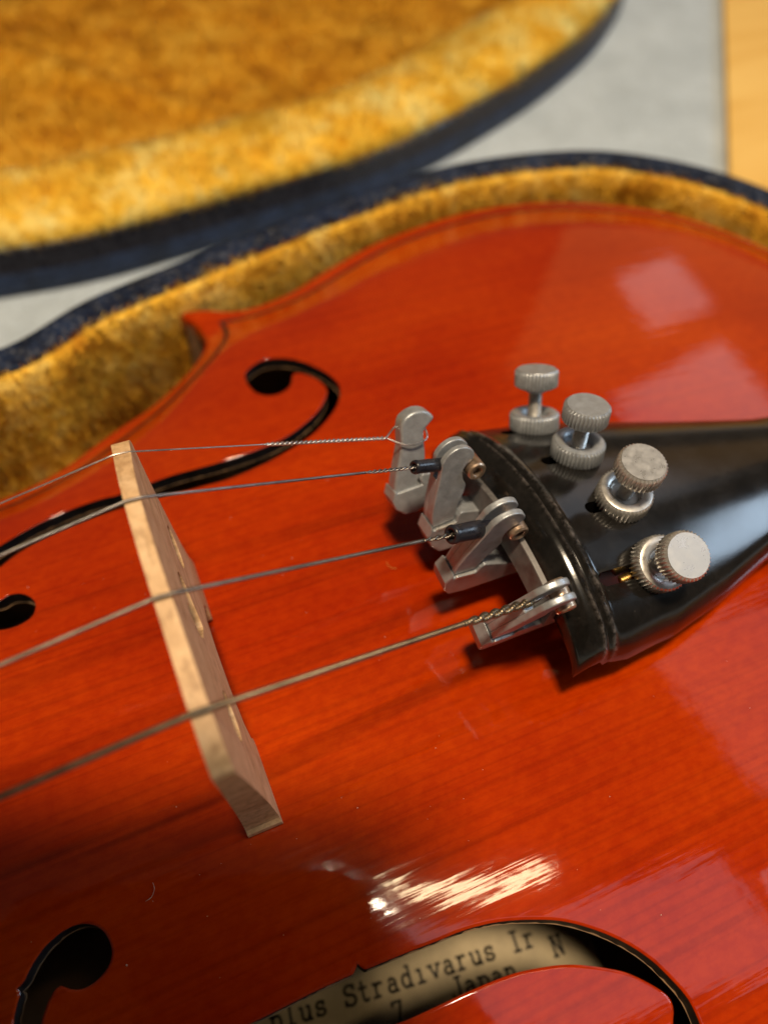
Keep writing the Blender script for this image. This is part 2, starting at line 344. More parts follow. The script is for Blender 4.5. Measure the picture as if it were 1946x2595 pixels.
far_f = np.array([(-24.3,24.9),(-23,25.4),(-21.4,24.8),(-20.3,23.5),(-19.8,21.9),(-20.4,20.1),(-21.9,19.3),(-23.5,19.2),(-24.7,19.5),(-26.2,20.2),(-27.8,21.6),(-28.9,23.4),(-29.6,25.6),(-29.6,28.5),(-28.4,32),(-26.5,34.8),(-24,37.0),(-18.7,39.3),(-13.2,40.3),(-8.2,40.2),(-5.1,39.6),(2.2,39.7),(6,39.3),(9.9,38.7),(13.8,38.4),(17.9,38.5),(22.2,39.2),(26.2,41),(29.7,43.4),(32.4,46.5),(33.3,48.9),(32.9,51.7),(31.6,54.2),(29.6,55.6),
 (28,52.6),(26,51.1),(23.6,51.2),(21.8,53.1),(21.2,56.3),(21.4,59),(22.4,60.9),(25.6,62.6),(29,61.7),(31.9,59.1),(34.2,55.1),(35.5,51.2),(35.5,47.8),(33.6,44),(30.7,41),(27.2,38.4),(23.6,36.7),(19.1,35.2),(14.8,34.4),(10.8,34.1),(7,34.5),(4.4,34.8),(.7,35.4),(-5.3,36),(-9.7,36.1),(-15.3,35.7),(-20.6,34.1),(-24.1,31.8),(-26.4,29.6),(-27.2,27.4),(-26.6,25.8),(-25.6,25.2)])
holes = []
for h in (near_f, far_f):
    if area2(h) < 0: h = h[::-1]
    holes.append(resample(spline(h, 4, True), .55, True))

def build_plate():
    edge_in = resample(offset(outline, 1.5), 1.6, True)
    rings = [resample(offset(h, -.35), .55, True) for h in holes]
    fine = np.stack(np.meshgrid(np.arange(-48, 165, 1.25), np.arange(-72, 106, 1.25)), -1).reshape(-1, 2)
    coarse = np.stack(np.meshgrid(np.arange(-200, 168, 4.), np.arange(-106, 106, 4.)), -1).reshape(-1, 2)
    coarse = coarse[~((coarse[:, 0] > -49) & (coarse[:, 1] > -73))]
    G = np.vstack([fine, coarse]); G = G[inside(G, edge_in)]
    G = G[dist_poly(G, edge_in) > .7]
    for h, r in zip(holes, rings):
        sel = (np.abs(G[:, 0]) < 45)
        bad = np.zeros(len(G), bool); bad[sel] = inside(G[sel], r) | (dist_poly(G[sel], r) < .5); G = G[~bad]
    pts = [outline, edge_in]; cons = []; base = 0; loops = []
    for L in [outline, edge_in] + holes + rings:
        n = len(L); loops.append((base, n)); cons += [(base + i, base + (i + 1) % n) for i in range(n)]; base += n
    allp = np.vstack([outline, edge_in] + holes + rings + [G])
    V, E, F, vo, eo, fo = delaunay_2d_cdt([Vector(q) for q in allp], cons, [], 0, 1e-5)
    V = np.array([tuple(v) for v in V]); F = np.array([list(f) for f in F if len(f) == 3])
    cen = V[F].mean(1); keep = inside(cen, outline)
    for h in holes: keep &= ~inside(cen, h)
    F = F[keep]
    a = V[F[:, 1]] - V[F[:, 0]]; b2 = V[F[:, 2]] - V[F[:, 0]]; fl_ = (a[:, 0] * b2[:, 1] - a[:, 1] * b2[:, 0]) < 0; F[fl_] = F[fl_][:, ::-1]
    # which vertices came from which loop
    src = np.full(len(V), -1)
    for i, o in enumerate(vo):
        for q in o:
            for k, (bs, n) in enumerate(loops):
                if bs <= q < bs + n: src[i] = k if src[i] < 0 else min(src[i], k)
    z = plate_z(V[:, 0], V[:, 1]); nn = plate_n(V[:, 0], V[:, 1])
    isout = src == 0; ishole = (src == 2) | (src == 3)
    z[isout] -= .9; z[ishole] -= .16
    top = np.c_[V, z]; nrm = nn.copy()
    # tilt rim normals outwards
    for mask, poly, amt in ((isout, outline, 1.0), (src == 2, holes[0], -.9), (src == 3, holes[1], -.9)):
        c_i = np.where(mask)[0]; T = np.roll(poly, -1, 0) - np.roll(poly, 1, 0); T /= np.linalg.norm(T, axis=1)[:, None]
        on = np.stack([T[:, 1], -T[:, 0]], 1)             # outward for ccw
        d = np.linalg.norm(V[c_i][:, None, :] - poly[None], axis=2).argmin(1)
        nrm[c_i, :2] += amt * on[d]
    nrm /= np.linalg.norm(nrm, axis=1)[:, None]
    return top, F, nrm
top, F, nrm = build_plate()
plate = mesh_obj('top_plate', top, F, VARN, violin)
plate.data.normals_split_custom_set_from_vertices([tuple(q) for q in nrm])
# underside and the cut edges of the belly
def wall_strip(name, loop, z0f, z1f, m, flip, parent=violin, smooth=True):
    n = len(loop); z0 = z0f(loop); z1 = z1f(loop)
    vs = [(*q, a) for q, a in zip(loop, z0)] + [(*q, a) for q, a in zip(loop, z1)]
    fs = [[i, (i + 1) % n, (i + 1) % n + n, i + n] for i in range(n)]
    if flip: fs = [f[::-1] for f in fs]
    return mesh_obj(name, vs, fs, m, parent, smooth)
pz = lambda L: plate_z(L[:, 0], L[:, 1])
for h in holes:
    jag = h + rng.normal(0, .05, h.shape)
    n = len(h); z = pz(h)
    vs = [(*q, a - .16) for q, a in zip(h, z)] + [(*q, a - .5) for q, a in zip(h, z)] + [(*q, a - 2.6) for q, a in zip(offset(jag, -.12), z)]
    fs = []
    for k in (0, 1): fs += [[k * n + i, k * n + n + i, k * n + n + (i + 1) % n, k * n + (i + 1) % n][::-1] for i in range(n)]
    mesh_obj('f_hole_edge', vs, fs, HOLE_EDGE, violin, True)
wall_strip('plate_edge', outline, lambda L: pz(L) - .9, lambda L: pz(L) - 3.6, VARN, True)
und = top.copy(); und[:, 2] = plate_z(und[:, 0], und[:, 1]) - 2.6
mesh_obj('plate_underside', und, F[:, ::-1], INSIDE, violin)
# purfling: a thin dark line let into the belly just inside its edge
_o = resample(outline, 1.2, True); pf = offset(_o, 4.4); pf = pf[dist_poly(pf, _o) > 4.2]      # drop what folds over at the corners
pf = resample(pf, 1.2, True); pf2 = offset(pf, .5); pf = offset(pf, -.5)
def ribbon(name, A, B, m, lift):
    n = len(A); vs = [(*q, a + lift) for q, a in zip(A, pz(A))] + [(*q, a + lift) for q, a in zip(B, pz(B))]
    return mesh_obj(name, vs, [[i, (i + 1) % n, (i + 1) % n + n, i + n] for i in range(n)], m, violin)
ribbon('purfling', pf, pf2, PURF, .035)
# ribs and back
rib = resample(offset(outline, 2.6), 2.0, True)
wall_strip('rib', rib, lambda L: pz(L) * 0 - 15.5, lambda L: pz(L) * 0 - 45, VARN, True)
rin = offset(rib, 1.2)
wall_strip('rib_lining', rin, lambda L: pz(L) * 0 - 15.2, lambda L: pz(L) * 0 - 44.8, INSIDE, False)
bk = resample(outline, 2.0, True); n = len(bk)
mesh_obj('back_plate', [(*q, -45.) for q in bk] + [(*q, -48.5) for q in bk], [list(range(n)), list(range(2 * n - 1, n - 1, -1))] + [[i, i + n, (i + 1) % n + n, (i + 1) % n] for i in range(n)], INSIDE, violin, False)

# paper label glued inside, with its typewriter lettering
LZ = -44.6; ang = math.radians(-7.6)
ex = np.array([math.cos(ang), math.sin(ang)]); ey = np.array([-math.sin(ang), math.cos(ang)]); lo = np.array([3.0, -36.0])
def lab(u, v, dz=0): q = lo + ex * u + ey * v; return (q[0], q[1], LZ + dz)
label = mesh_obj('paper_label', [lab(-22, -13), lab(40, -13), lab(40, 9), lab(-22, 9)], [(0, 1, 2, 3)], PAPER, violin, False)
def arc(cx, cy, rx, ry, a0, a1, n=9): return [(cx + rx * math.cos(math.radians(a0 + (a1 - a0) * i / n)), cy + ry * math.sin(math.radians(a0 + (a1 - a0) * i / n))) for i in range(n + 1)]
sf = lambda x, y, w=.16: [(x - w, y), (x + w, y)]
GL = {
 'p': [[(.15, .66), (.15, -.28)], sf(.15, -.28), [(.02, .64), (.15, .64)], arc(.36, .32, .24, .32, 150, -150)],
 'l': [[(.12, 1.0), (.30, 1.0), (.30, 0)], sf(.30, 0, .22)],
 'u': [[(.0, .62), (.12, .62), (.12, .2)] + arc(.32, .2, .2, .2, 180, 300, 5) + [(.52, .3)], [(.40, .62), (.52, .62), (.52, 0), (.62, 0)]],
 's': [arc(.32, .47, .2, .17, 40, 250, 8) + arc(.32, .16, .22, .16, 80, -150, 8), [(.50, .64), (.50, .48)], [(.10, .02), (.10, .18)]],
 'S': [arc(.36, .73, .26, .23, 40, 255, 9) + arc(.36, .25, .28, .25, 80, -150, 9), [(.60, .96), (.60, .74)], [(.08, .02), (.08, .26)]],
 't': [[(.26, .95), (.26, .14)] + arc(.40, .14, .14, .14, 180, 330, 5), [(.08, .64), (.48, .64)]],
 'r': [[(.04, .64), (.18, .64), (.18, 0)], sf(.18, 0, .18), [(.18, .42)] + arc(.40, .40, .2, .24, 150, 50, 5)],
 'a': [[(.48, 0), (.60, 0)], [(.48, .0), (.48, .44)] + arc(.30, .44, .18, .2, 0, 150, 6), arc(.28, .18, .2, .19, 60, 330, 9) + [(.48, .18)]],
 'd': [[(.36, 1.0), (.50, 1.0), (.50, 0), (.62, 0)], arc(.28, .32, .22, .32, 30, 330, 9)],
 'i': [[(.14, .64), (.30, .64), (.30, 0)], sf(.30, 0, .2)],
 'v': [[(.08, .64), (.32, .02), (.56, .64)], sf(.08, .64, .12), sf(.56, .64, .12)],
 'J': [[(.5, 1.0), (.5, .25)] + arc(.28, .25, .22, .25, 0, -170, 7), sf(.5, 1.0, .16)],
 'n': [[(.02, .64), (.14, .64), (.14, 0)], sf(.14, 0, .12), [(.14, .42)] + arc(.33, .42, .19, .22, 160, 0, 7) + [(.52, 0)], sf(.52, 0, .12)],
 'N': [[(.12, 0), (.12, 1.0), (.56, .0), (.56, 1.0)], sf(.12, 0, .12), sf(.12, 1.0, .12), sf(.56, 1.0, .12)],
 'I': [[(.32, 0), (.32, 1.0)], sf(.32, 0, .2), sf(.32, 1.0, .2)],
 '7': [[(.08, .82), (.08, 1.0), (.56, 1.0), (.28, 0)]],
}
def write(txt, u, v, h, adv, name='lettering'):
    B = MB(); wd = .075 * h
    for ch in txt:
        if ch != ' ':
            for st in GL[ch]:
                P = np.array(st) * h
                for a, b in zip(P[:-1], P[1:]):
                    d = b - a; L = np.linalg.norm(d)
                    if L < 1e-6: continue
                    d = d / L; nrm_ = np.array([-d[1], d[0]]) * wd; a2 = a - d * wd * .6; b2 = b + d * wd * .6
                    B.add([lab(u + q[0], v + q[1], .04) for q in (a2 - nrm_, b2 - nrm_, b2 + nrm_, a2 + nrm_)], [(0, 1, 2, 3)])
        u += adv
    return B.obj(name, PAPERINK, label, smooth=False)
write('plus Stradivarus Ir', -11.0, .1, 2.75, 2.25)
write('Japan', 16.2, -3.4, 2.75, 2.2)
write('7', 6.8, -4.0, 2.75, 2.2)
write('N', 33.4, -2.2, 2.75, 2.2)

# ------------------------------------------------------------------ bridge
def build_bridge():
    half_side = lambda s: None
    prof = [(19.9, 25.6), (19.6, 26.6), (18.9, 27.4), (17.6, 28.1), (15.6, 29.0), (12.6, 30.6), (9, 32.1), (5.4, 33.1), (2.4, 33.45), (-1.5, 33.5), (-6.1, 32.9), (-10, 32.2), (-14, 31.6), (-17.0, 30.9), (-20.2, 29.4), (-21.7, 28.0),
            (-21.4, 26.4), (-20.7, 22), (-20.0, 16.5), (-19.4, 11.5), (-19.05, 7.5), (-18.9, 4.0), (-18.9, 2.0), (-19.0, 1.2), (-19.35, .8), (-19.35, -.4), (-19.3, None),
            (-14, None), (-9.2, None), (-8.9, 1.0), (-9.6, 3.0), (-8.6, 5.6), (-5, 7.9), (0, 8.7), (5, 7.9), (8.6, 5.6), (9.6, 3.0), (8.9, 1.0), (9.2, None), (14, None), (19.2, None),
            (19.3, -.2), (19.0, 1.0), (18.2, 2.4), (17.4, 5), (17.0, 8.5), (17.2, 13), (17.8, 18), (18.6, 22), (19.5, 24.6)]
    prof = np.array([(y, z if z is not None else float(plate_z(0, y)) + .02) for y, z in prof])
    prof = resample(prof, .8, True)
    heart = np.array([(0, 15.2), (-1.8, 17.0), (-3.6, 19.0), (-4.0, 21.2), (-2.6, 22.8), (-1.0, 22.6), (-.5, 21.4), (.5, 21.4), (1.0, 22.6), (2.6, 22.8), (4.0, 21.2), (3.6, 19.0), (1.8, 17.0)])
    heart = resample(spline(heart, 3, True), .6, True)
    kid = [np.array([(c_ + 2.9 * math.cos(a_) * (1 + .15 * math.sin(a_)), 15.6 + 2.5 * math.sin(a_)) for a_ in np.linspace(0, 2 * math.pi, 26)[:-1]]) for c_ in (-11.6, 11.2)]
    cuts = [heart] + kid
    if area2(prof) < 0: prof = prof[::-1]
    G = np.stack(np.meshgrid(np.arange(-22, 21, 1.3), np.arange(-4, 34, 1.3)), -1).reshape(-1, 2)
    G = G[inside(G, prof)]; G = G[dist_poly(G, prof) > .5]
    for q_ in cuts: G = G[~inside(G, q_)]; G = G[dist_poly(G, q_) > .5]
    cons = []; base = 0
    for q_ in [prof] + cuts: n = len(q_); cons += [(base + i, base + (i + 1) % n) for i in range(n)]; base += n
    V, E_, F_, *_ = delaunay_2d_cdt([Vector(q) for q in np.vstack([prof] + cuts + [G])], cons, [], 0, 1e-5)
    V = np.array([tuple(v) for v in V]); F_ = np.array([list(f) for f in F_ if len(f) == 3])
    cen = V[F_].mean(1); kp = inside(cen, prof)
    for q_ in cuts: kp &= ~inside(cen, q_)
    F_ = F_[kp]
    a = V[F_[:, 1]] - V[F_[:, 0]]; b2 = V[F_[:, 2]] - V[F_[:, 0]]; f2 = (a[:, 0] * b2[:, 1] - a[:, 1] * b2[:, 0]) < 0; F_[f2] = F_[f2][:, ::-1]
    tail_x = lambda z: 2.16 - (z + 2.4) * 4.0 / 35 
    neck_x = lambda z: -2.12 - (z + 2.4) * 1.35 / 35
    nv = len(V)
    vs = [(tail_x(q[1]), q[0], q[1]) for q in V] + [(neck_x(q[1]), q[0], q[1]) for q in V]
    fs = [list(f) for f in F_] + [[i + nv for i in f[::-1]] for f in F_]
    # boundary edges -> walls
    ed = {}
    for f in F_:
        for i in range(3):
            e = (f[i], f[(i + 1) % 3]); ed[e] = 1
    for (i, j) in list(ed):
        if (j, i) not in ed: fs.append([i, i + nv, j + nv, j])
    return mesh_obj('bridge', vs, fs, MAPLE, violin, smooth=False, bevel=.12)
bridge = build_bridge()

# ------------------------------------------------------------------ tailpiece
def tail_c(x): return np.interp(x, [38, 42.5, 53, 70, 90, 150], [1.0, 1.0, 1.0, .2, -.6, -.8])
def tail_w(x): return np.interp(x, [38, 42.5, 48, 56, 65, 76, 87, 100, 120, 146, 150], [19.7, 19.8, 19.8, 18.9, 16.6, 12.9, 10.2, 9.0, 8.4, 7.6, 6.5])
def tail_z(x, y):
    x = np.asarray(x, float); dy = np.asarray(y, float) - tail_c(x); w_ = tail_w(x)
    zc = 18.1 - .18 * (x - 42.5) + np.where(x > 90, .0006 * (x - 90) ** 2, 0)
    rho = np.interp(x, [42, 60, 90, 150], [31, 28, 17, 13]); q = np.minimum(np.abs(dy), rho * .96)
    z = zc - (rho - np.sqrt(rho ** 2 - q * q)) - .07 * dy
    t = np.abs(dy) / w_; z = z - 1.5 * np.clip((t - .88) / .12, 0, 1) ** 2.2
    fr = np.clip((42.2 - x) / 2.6, 0, 1); z = z - 2.6 * fr ** 1.4
    z = z + .6 * np.exp(-((x - 42.9) / .34) ** 2) + .3 * np.exp(-((x - 44.5) / .34) ** 2) - .35 * np.exp(-((x - 43.7) / .3) ** 2)
    return z
nuts = {'E': ((53.0, 15.7), 3.9, 6.3), 'A': ((53.2, 6.3), 3.5, 5.6), 'D': ((54.0, -2.9), 3.3, 6.0), 'G': ((53.6, -11.9), 2.9, 5.0)}
def build_tail():
    xs = np.r_[np.arange(39.6, 46, .3), np.arange(46, 150.1, 1.0)]
    hw = [(x, tail_c(x) - tail_w(x)) for x in xs] + [(x, tail_c(x) + tail_w(x)) for x in xs[::-1]]
    front = [(39.6, y) for y in np.linspace(tail_c(39.6) + tail_w(39.6), tail_c(39.6) - tail_w(39.6), 42)[1:-1]]
    out = np.array(hw + front)
    if area2(out) < 0: out = out[::-1]
    slots = []
    for k, ((nx, ny), *_r) in nuts.items():
        L = 7.6 if k == 'G' else 4.7
        s = arc(nx - L, ny, .85, .85, 90, 270, 8) + arc(nx, ny, .85, .85, -90, 90, 8); slots.append(np.array(s))
    G = np.array([(x, tail_c(x) + tail_w(x) * t) for x in xs[1:-1] for t in np.linspace(-.985, .985, 46)])
    for s in slots:
        sel = (G[:, 0] < 60); bad = np.zeros(len(G), bool); bad[sel] = inside(G[sel], s) | (dist_poly(G[sel], s) < .25); G = G[~bad]
    cons = []; base = 0
    for L in [out] + slots:
        n = len(L); cons += [(base + i, base + (i + 1) % n) for i in range(n)]; base += n
    V, E_, F_, *_ = delaunay_2d_cdt([Vector(q) for q in np.vstack([out] + slots + [G])], cons, [], 0, 1e-5)
    V = np.array([tuple(v) for v in V]); F_ = np.array([list(f) for f in F_ if len(f) == 3])
    cen = V[F_].mean(1); kp = inside(cen, out)
    for s in slots: kp &= ~inside(cen, s)
    F_ = F_[kp]; a = V[F_[:, 1]] - V[F_[:, 0]]; b2 = V[F_[:, 2]] - V[F_[:, 0]]; f2 = (a[:, 0] * b2[:, 1] - a[:, 1] * b2[:, 0]) < 0; F_[f2] = F_[f2][:, ::-1]
    z = tail_z(V[:, 0], V[:, 1]); nv = len(V)
    dy = np.abs(V[:, 1] - tail_c(V[:, 0])) / tail_w(V[:, 0])
    th = (4.0 + 2.0 * (1 - dy ** 2)) * np.interp(V[:, 0], [39.6, 42, 48], [0, .25, 1.0]) + np.interp(V[:, 0], [39.6, 42, 48], [1, .75, 0]) * np.interp(V[:, 1], [-19, -8, 4, 14, 21], [2.0, 3.4, 4.6, 4.6, 4.2])
    vs = np.vstack([np.c_[V, z], np.c_[V, z - th]])
    fs = [list(f) for f in F_] + [[i + nv for i in f[::-1]] for f in F_]
    ed = {}
    for f in F_:
        for i in range(3): ed[(f[i], f[(i + 1) % 3])] = 1
    for (i, j) in list(ed):
        if (j, i) not in ed: fs.append([i, i + nv, j + nv, j])
    o = mesh_obj('tailpiece', vs, fs, TAIL, violin, smooth=True, autosmooth=50)
    rd = .9 * np.exp(-((V[:, 0] - 43.1) / .28) ** 2) + .75 * np.exp(-((V[:, 0] - 44.6) / .3) ** 2) + .03
    attr(o, 'ridge', np.r_[np.clip(rd, 0, 1), np.zeros(nv)])
    return o
tail = build_tail()
# dull metal plate that runs along the front of the tailpiece
ys = np.linspace(13.5, -12.5, 40); vs = []
for y in ys:
    zt = float(tail_z(39.6, y))
    vs += [(38.9, y, zt - .2), (39.75, y, zt - .1), (39.5, y, zt - 4.2), (38.3, y, zt - 4.0)]
fs = [[4 * i + k, 4 * i + (k + 1) % 4, 4 * i + 4 + (k + 1) % 4, 4 * i + 4 + k] for i in range(39) for k in range(4)] + [[0, 3, 2, 1], [156, 157, 158, 159]]
mesh_obj('front_plate', vs, fs, DULL, tail, smooth=True, bevel=.15, autosmooth=40)

# ------------------------------------------------------------------ fine tuners
def knurl(r, h0, h1, teeth, depth, cham=.25):
    n = teeth * 4; B = MB(); prof = [(h0, -cham), (h0 + cham, 0), (h1 - cham, 0), (h1, -cham)]; vs = []
    for i in range(n):
        a = 2 * math.pi * i / n; k = [0, depth * .75, depth, depth * .75][i % 4]
        for h, c_ in prof:
            rr = r - k + c_ if c_ == 0 else r - depth * .6 + c_
            vs.append((rr * math.cos(a), rr * math.sin(a), h))
    fs = [[i * 4 + j, ((i + 1) % n) * 4 + j, ((i + 1) % n) * 4 + j + 1, i * 4 + j + 1] for i in range(n) for j in range(3)]
    fs += [[i * 4 for i in range(n)][::-1], [i * 4 + 3 for i in range(n)]]
    return vs, fs
def tail_normal(x, y, h=1.5):
    a = (tail_z(x + h, y) - tail_z(x - h, y)) / (2 * h); b = (tail_z(x, y + h) - tail_z(x, y - h)) / (2 * h)
    return Vector((-float(a), -float(b), 1)).normalized()
LEVER = [(-4.75, 1.6), (-4.6, 2.6), (-3.8, 3.6), (-2.6, 4.15), (-1.4, 4.0), (-.6, 3.4), (-.2, 2.6), (-.5, 1.7), (-1.3, 1.1), (-1.75, .1), (-1.6, -1.2), (-1.25, -2.1), (-1.5, -3.4), (-2.2, -5.0)]
LEVER = [tuple(q) for q in spline(LEVER, 4)] + [(-2.7, -7.6), (-5.95, -8.0)] + [tuple(q) for q in spline([(-5.95, -8.0), (-6.0, -6.0), (-5.65, -3.4), (-5.1, -.6), (-4.75, 1.6)], 3)[1:-1]]
BODY = [(-5.1, -.4), (-3.4, -.9), (-2.1, -3.6), (-2.6, -5.6), (-2.9, -7.8), (-5.9, -7.9), (-5.95, -6.0), (-5.6, -3.2)]
HOUSE = [(-6.1, -7.4), (-6.7, -9.2), (-6.2, -11.0), (-5.0, -12.4), (-2.5, -12.5), (2.0, -11.6), (9, -10.6), (9, -7.8), (2.2, -7.6), (-1.0, -6.6), (-1.9, -6.4), (-2.4, -7.0), (-2.55, -7.9), (-5.9, -8.2)]
HOOK = [(-3.35, -.6), (-3.15, 1.0), (-2.95, 3.0), (-2.35, 4.3), (-.95, 4.95), (.35, 4.8), (1.3, 4.1), (1.75, 3.1), (1.0, 2.3), (.3, 1.6), (.1, .4), (0, -2.8), (-.45, -4.6), (-1.3, -6.3)]
HOOK = [tuple(q) for q in spline(HOOK, 4)] + [(-1.5, -7.6), (-5.0, -7.6), (-4.85, -6.2), (-4.2, -3.6)]
HOOK = [(a, b * .86) for a, b in HOOK]
HOOKHOUSE = [(-5.0, -7.0), (-5.5, -8.6), (-5.2, -10.2), (-3.9, -11.5), (-2.4, -11.6), (2.0, -10.6), (9, -9.8), (9, -7.2), (2.0, -6.6), (.2, -5.6), (-.9, -5.4), (-1.3, -6.2), (-1.0, -7.2), (-4.7, -7.4)]
HOOKHOUSE = [(a, b * .86) for a, b in HOOKHOUSE]
tuners = {}
for k, pin, fan, tilt in (('E', (34.0, 14.1, 18.0), 24, 0), ('A', (37.6, 6.7, 18.8), 11, 0), ('D', (38.2, -3.3, 18.2), -5, 13), ('G', (38.6, -14.0, 17.2), -17, 12)):
    tn = bpy.data.objects.new('fine_tuner', None); COL.objects.link(tn); tn.parent = violin; tn.empty_display_size = .005
    ML = Matrix.Translation(pin) @ Matrix.Rotation(math.radians(-fan), 4, 'X') @ Matrix.Rotation(math.radians(tilt), 4, 'Y')
    if k != 'E':
        B = MB(); B.prism(LEVER, 0, .85, ML); B.obj('lever_cheek', ZINC, tn, smooth=True, bevel=.2, segs=3, autosmooth=42)
        B = MB(); B.prism(LEVER, 1.75, 2.6, ML); B.obj('lever_cheek', ZINC, tn, smooth=True, bevel=.2, segs=3, autosmooth=42)
        B = MB(); B.prism(BODY, .8, 1.8, ML); B.obj('lever_web', ZINC, tn, smooth=False, bevel=.12)
        Rx = ML @ Matrix.Rotation(math.radians(90), 4, 'X')          # local z of the lathe points to -y
        B = MB(); B.lathe([(.55, -2.0), (.55, .45), (.72, .6), (1.1, .6), (1.28, .4), (1.28, -3.0), (1.1, -3.2), (.55, -3.2)], 32, Rx, cap=False)
        B.obj('hinge_barrel', BRASSY, tn, smooth=True, autosmooth=40)
        B = MB(); B.lathe([(.01, -3.0), (.53, -3.0), (.53, -.1), (.01, -.1)], 20, Rx); B.obj('hinge_pin', DULL, tn, smooth=True, autosmooth=40)
        B = MB(); B.prism(HOUSE, -.35, 3.0, ML); B.obj('housing', ZINC, tn, smooth=True, autosmooth=30, bevel=.5, segs=4)
        B = MB(); B.prism([(-5.5, -7.95), (-5.6, -8.5), (-2.75, -8.4), (-2.65, -7.9)], -.42, .02, ML); B.obj('ledge', NICKEL, tn, smooth=False, bevel=.1)
    else:
        B = MB(); B.prism(HOOK, 0, 2.3, ML); B.obj('hook_lever', ZINC, tn, smooth=True, bevel=.4, segs=4, autosmooth=42)
        B = MB(); B.prism(HOOKHOUSE, -.35, 3.0, ML); B.obj('housing', ZINC, tn, smooth=True, autosmooth=30, bevel=.55, segs=4)
    # thumb screw and locking nut on the tailpiece
    (nx, ny), gap, hh = nuts[k]
    nv = Vector({'E': (.12, .45, .88), 'A': (.08, .2, .97), 'D': (0, -.08, 1), 'G': (0, -.42, .9)}[k]).normalized()
    zb = float(tail_z(nx, ny)); Mn = Matrix.Translation((nx, ny, zb)) @ nv.to_track_quat('Z', 'X').to_matrix().to_4x4()
    vs, fs = knurl(3.55, .0, 2.5, 42, .24); B = MB(); B.add(vs, fs[:-1], Mn)
    B.lathe([(3.25, 2.5), (2.9, 2.62), (2.3, 2.55), (1.9, 2.2), (1.75, 1.6), (.9, 1.6)], 48, Mn, cap=False)
    B.obj('locking_nut', NICKEL if k in 'DG' else ZINC, tn, smooth=True, autosmooth=38)
    B = MB(); pr = []
    h = -3.0
    while h < 2.5 + hh - 2.2: pr += [(.82, h), (1.0, h + .18), (.82, h + .36)]; h += .36
    B.lathe(pr, 24, Mn); B.obj('screw_thread', NICKEL, tn, smooth=True, autosmooth=60)
    B = MB(); vs, fs = knurl(3.05, 2.5 + hh - 2.5, 2.5 + hh, 38, .22); B.add(vs, fs, Mn)
    B.lathe([(2.72, 2.5 + hh), (2.68, 2.56 + hh), (.01, 2.57 + hh)], 48, Mn, cap=False)
    B.lathe([(1.0, 2.5 + hh - 3.3), (1.5, 2.5 + hh - 3.1), (1.9, 2.5 + hh - 2.5)], 32, Mn, cap=False)
    B.obj('thumb_screw', NICKEL if k in 'DG' else ZINC, tn, smooth=True, autosmooth=38)
    if k == 'G':
        B = MB(); Mt = Matrix.Translation((nx - 4.6, ny + .1, zb - 1.0)) @ Matrix.Rotation(math.radians(80), 4, 'Y'); pr = []
        for i in range(14): pr += [(.5, i * .3), (.66, i * .3 + .15)]
        B.lathe(pr, 16, Mt); B.obj('brass_thread', simple('brass', (.65, .40, .12), .3, .95, cvar=.2), tn, smooth=True)
    tuners[k] = (ML, tn)

# ------------------------------------------------------------------ strings
def string_obj(path, r, m, name='string', nseg=12):
    vs, fs = tube(path, r, nseg); o = mesh_obj(name, vs, fs, m, violin)
    d = np.r_[0, np.cumsum(np.linalg.norm(np.diff(np.asarray(path), axis=0), axis=1))]; attr(o, 'along', np.repeat(d, nseg)); return o
def twist(name, A, B, r, R, pitch, m, parent, strands=2, taper=True):
    A = np.array(A, float); B = np.array(B, float); L = np.linalg.norm(B - A); T = (B - A) / L
    u = np.cross(T, [0, 0, 1]); u /= np.linalg.norm(u); v = np.cross(u, T); n = int(L / pitch * 14) + 2; W = MB(); al = []
    for s in range(strands):
        t = np.linspace(0, L, n); ph = 2 * math.pi * t / pitch + 2 * math.pi * s / strands
        RR = R * np.clip(t / (pitch * .6), .3, 1) if taper else R
        P = A + t[:, None] * T + (RR * np.cos(ph))[:, None] * u + (RR * np.sin(ph))[:, None] * v
        vs, fs = tube(P, r, 8); W.add(vs, fs); al += list(np.repeat(t, 8))
    o = W.obj(name, m, parent); attr(o, 'along', al); return o
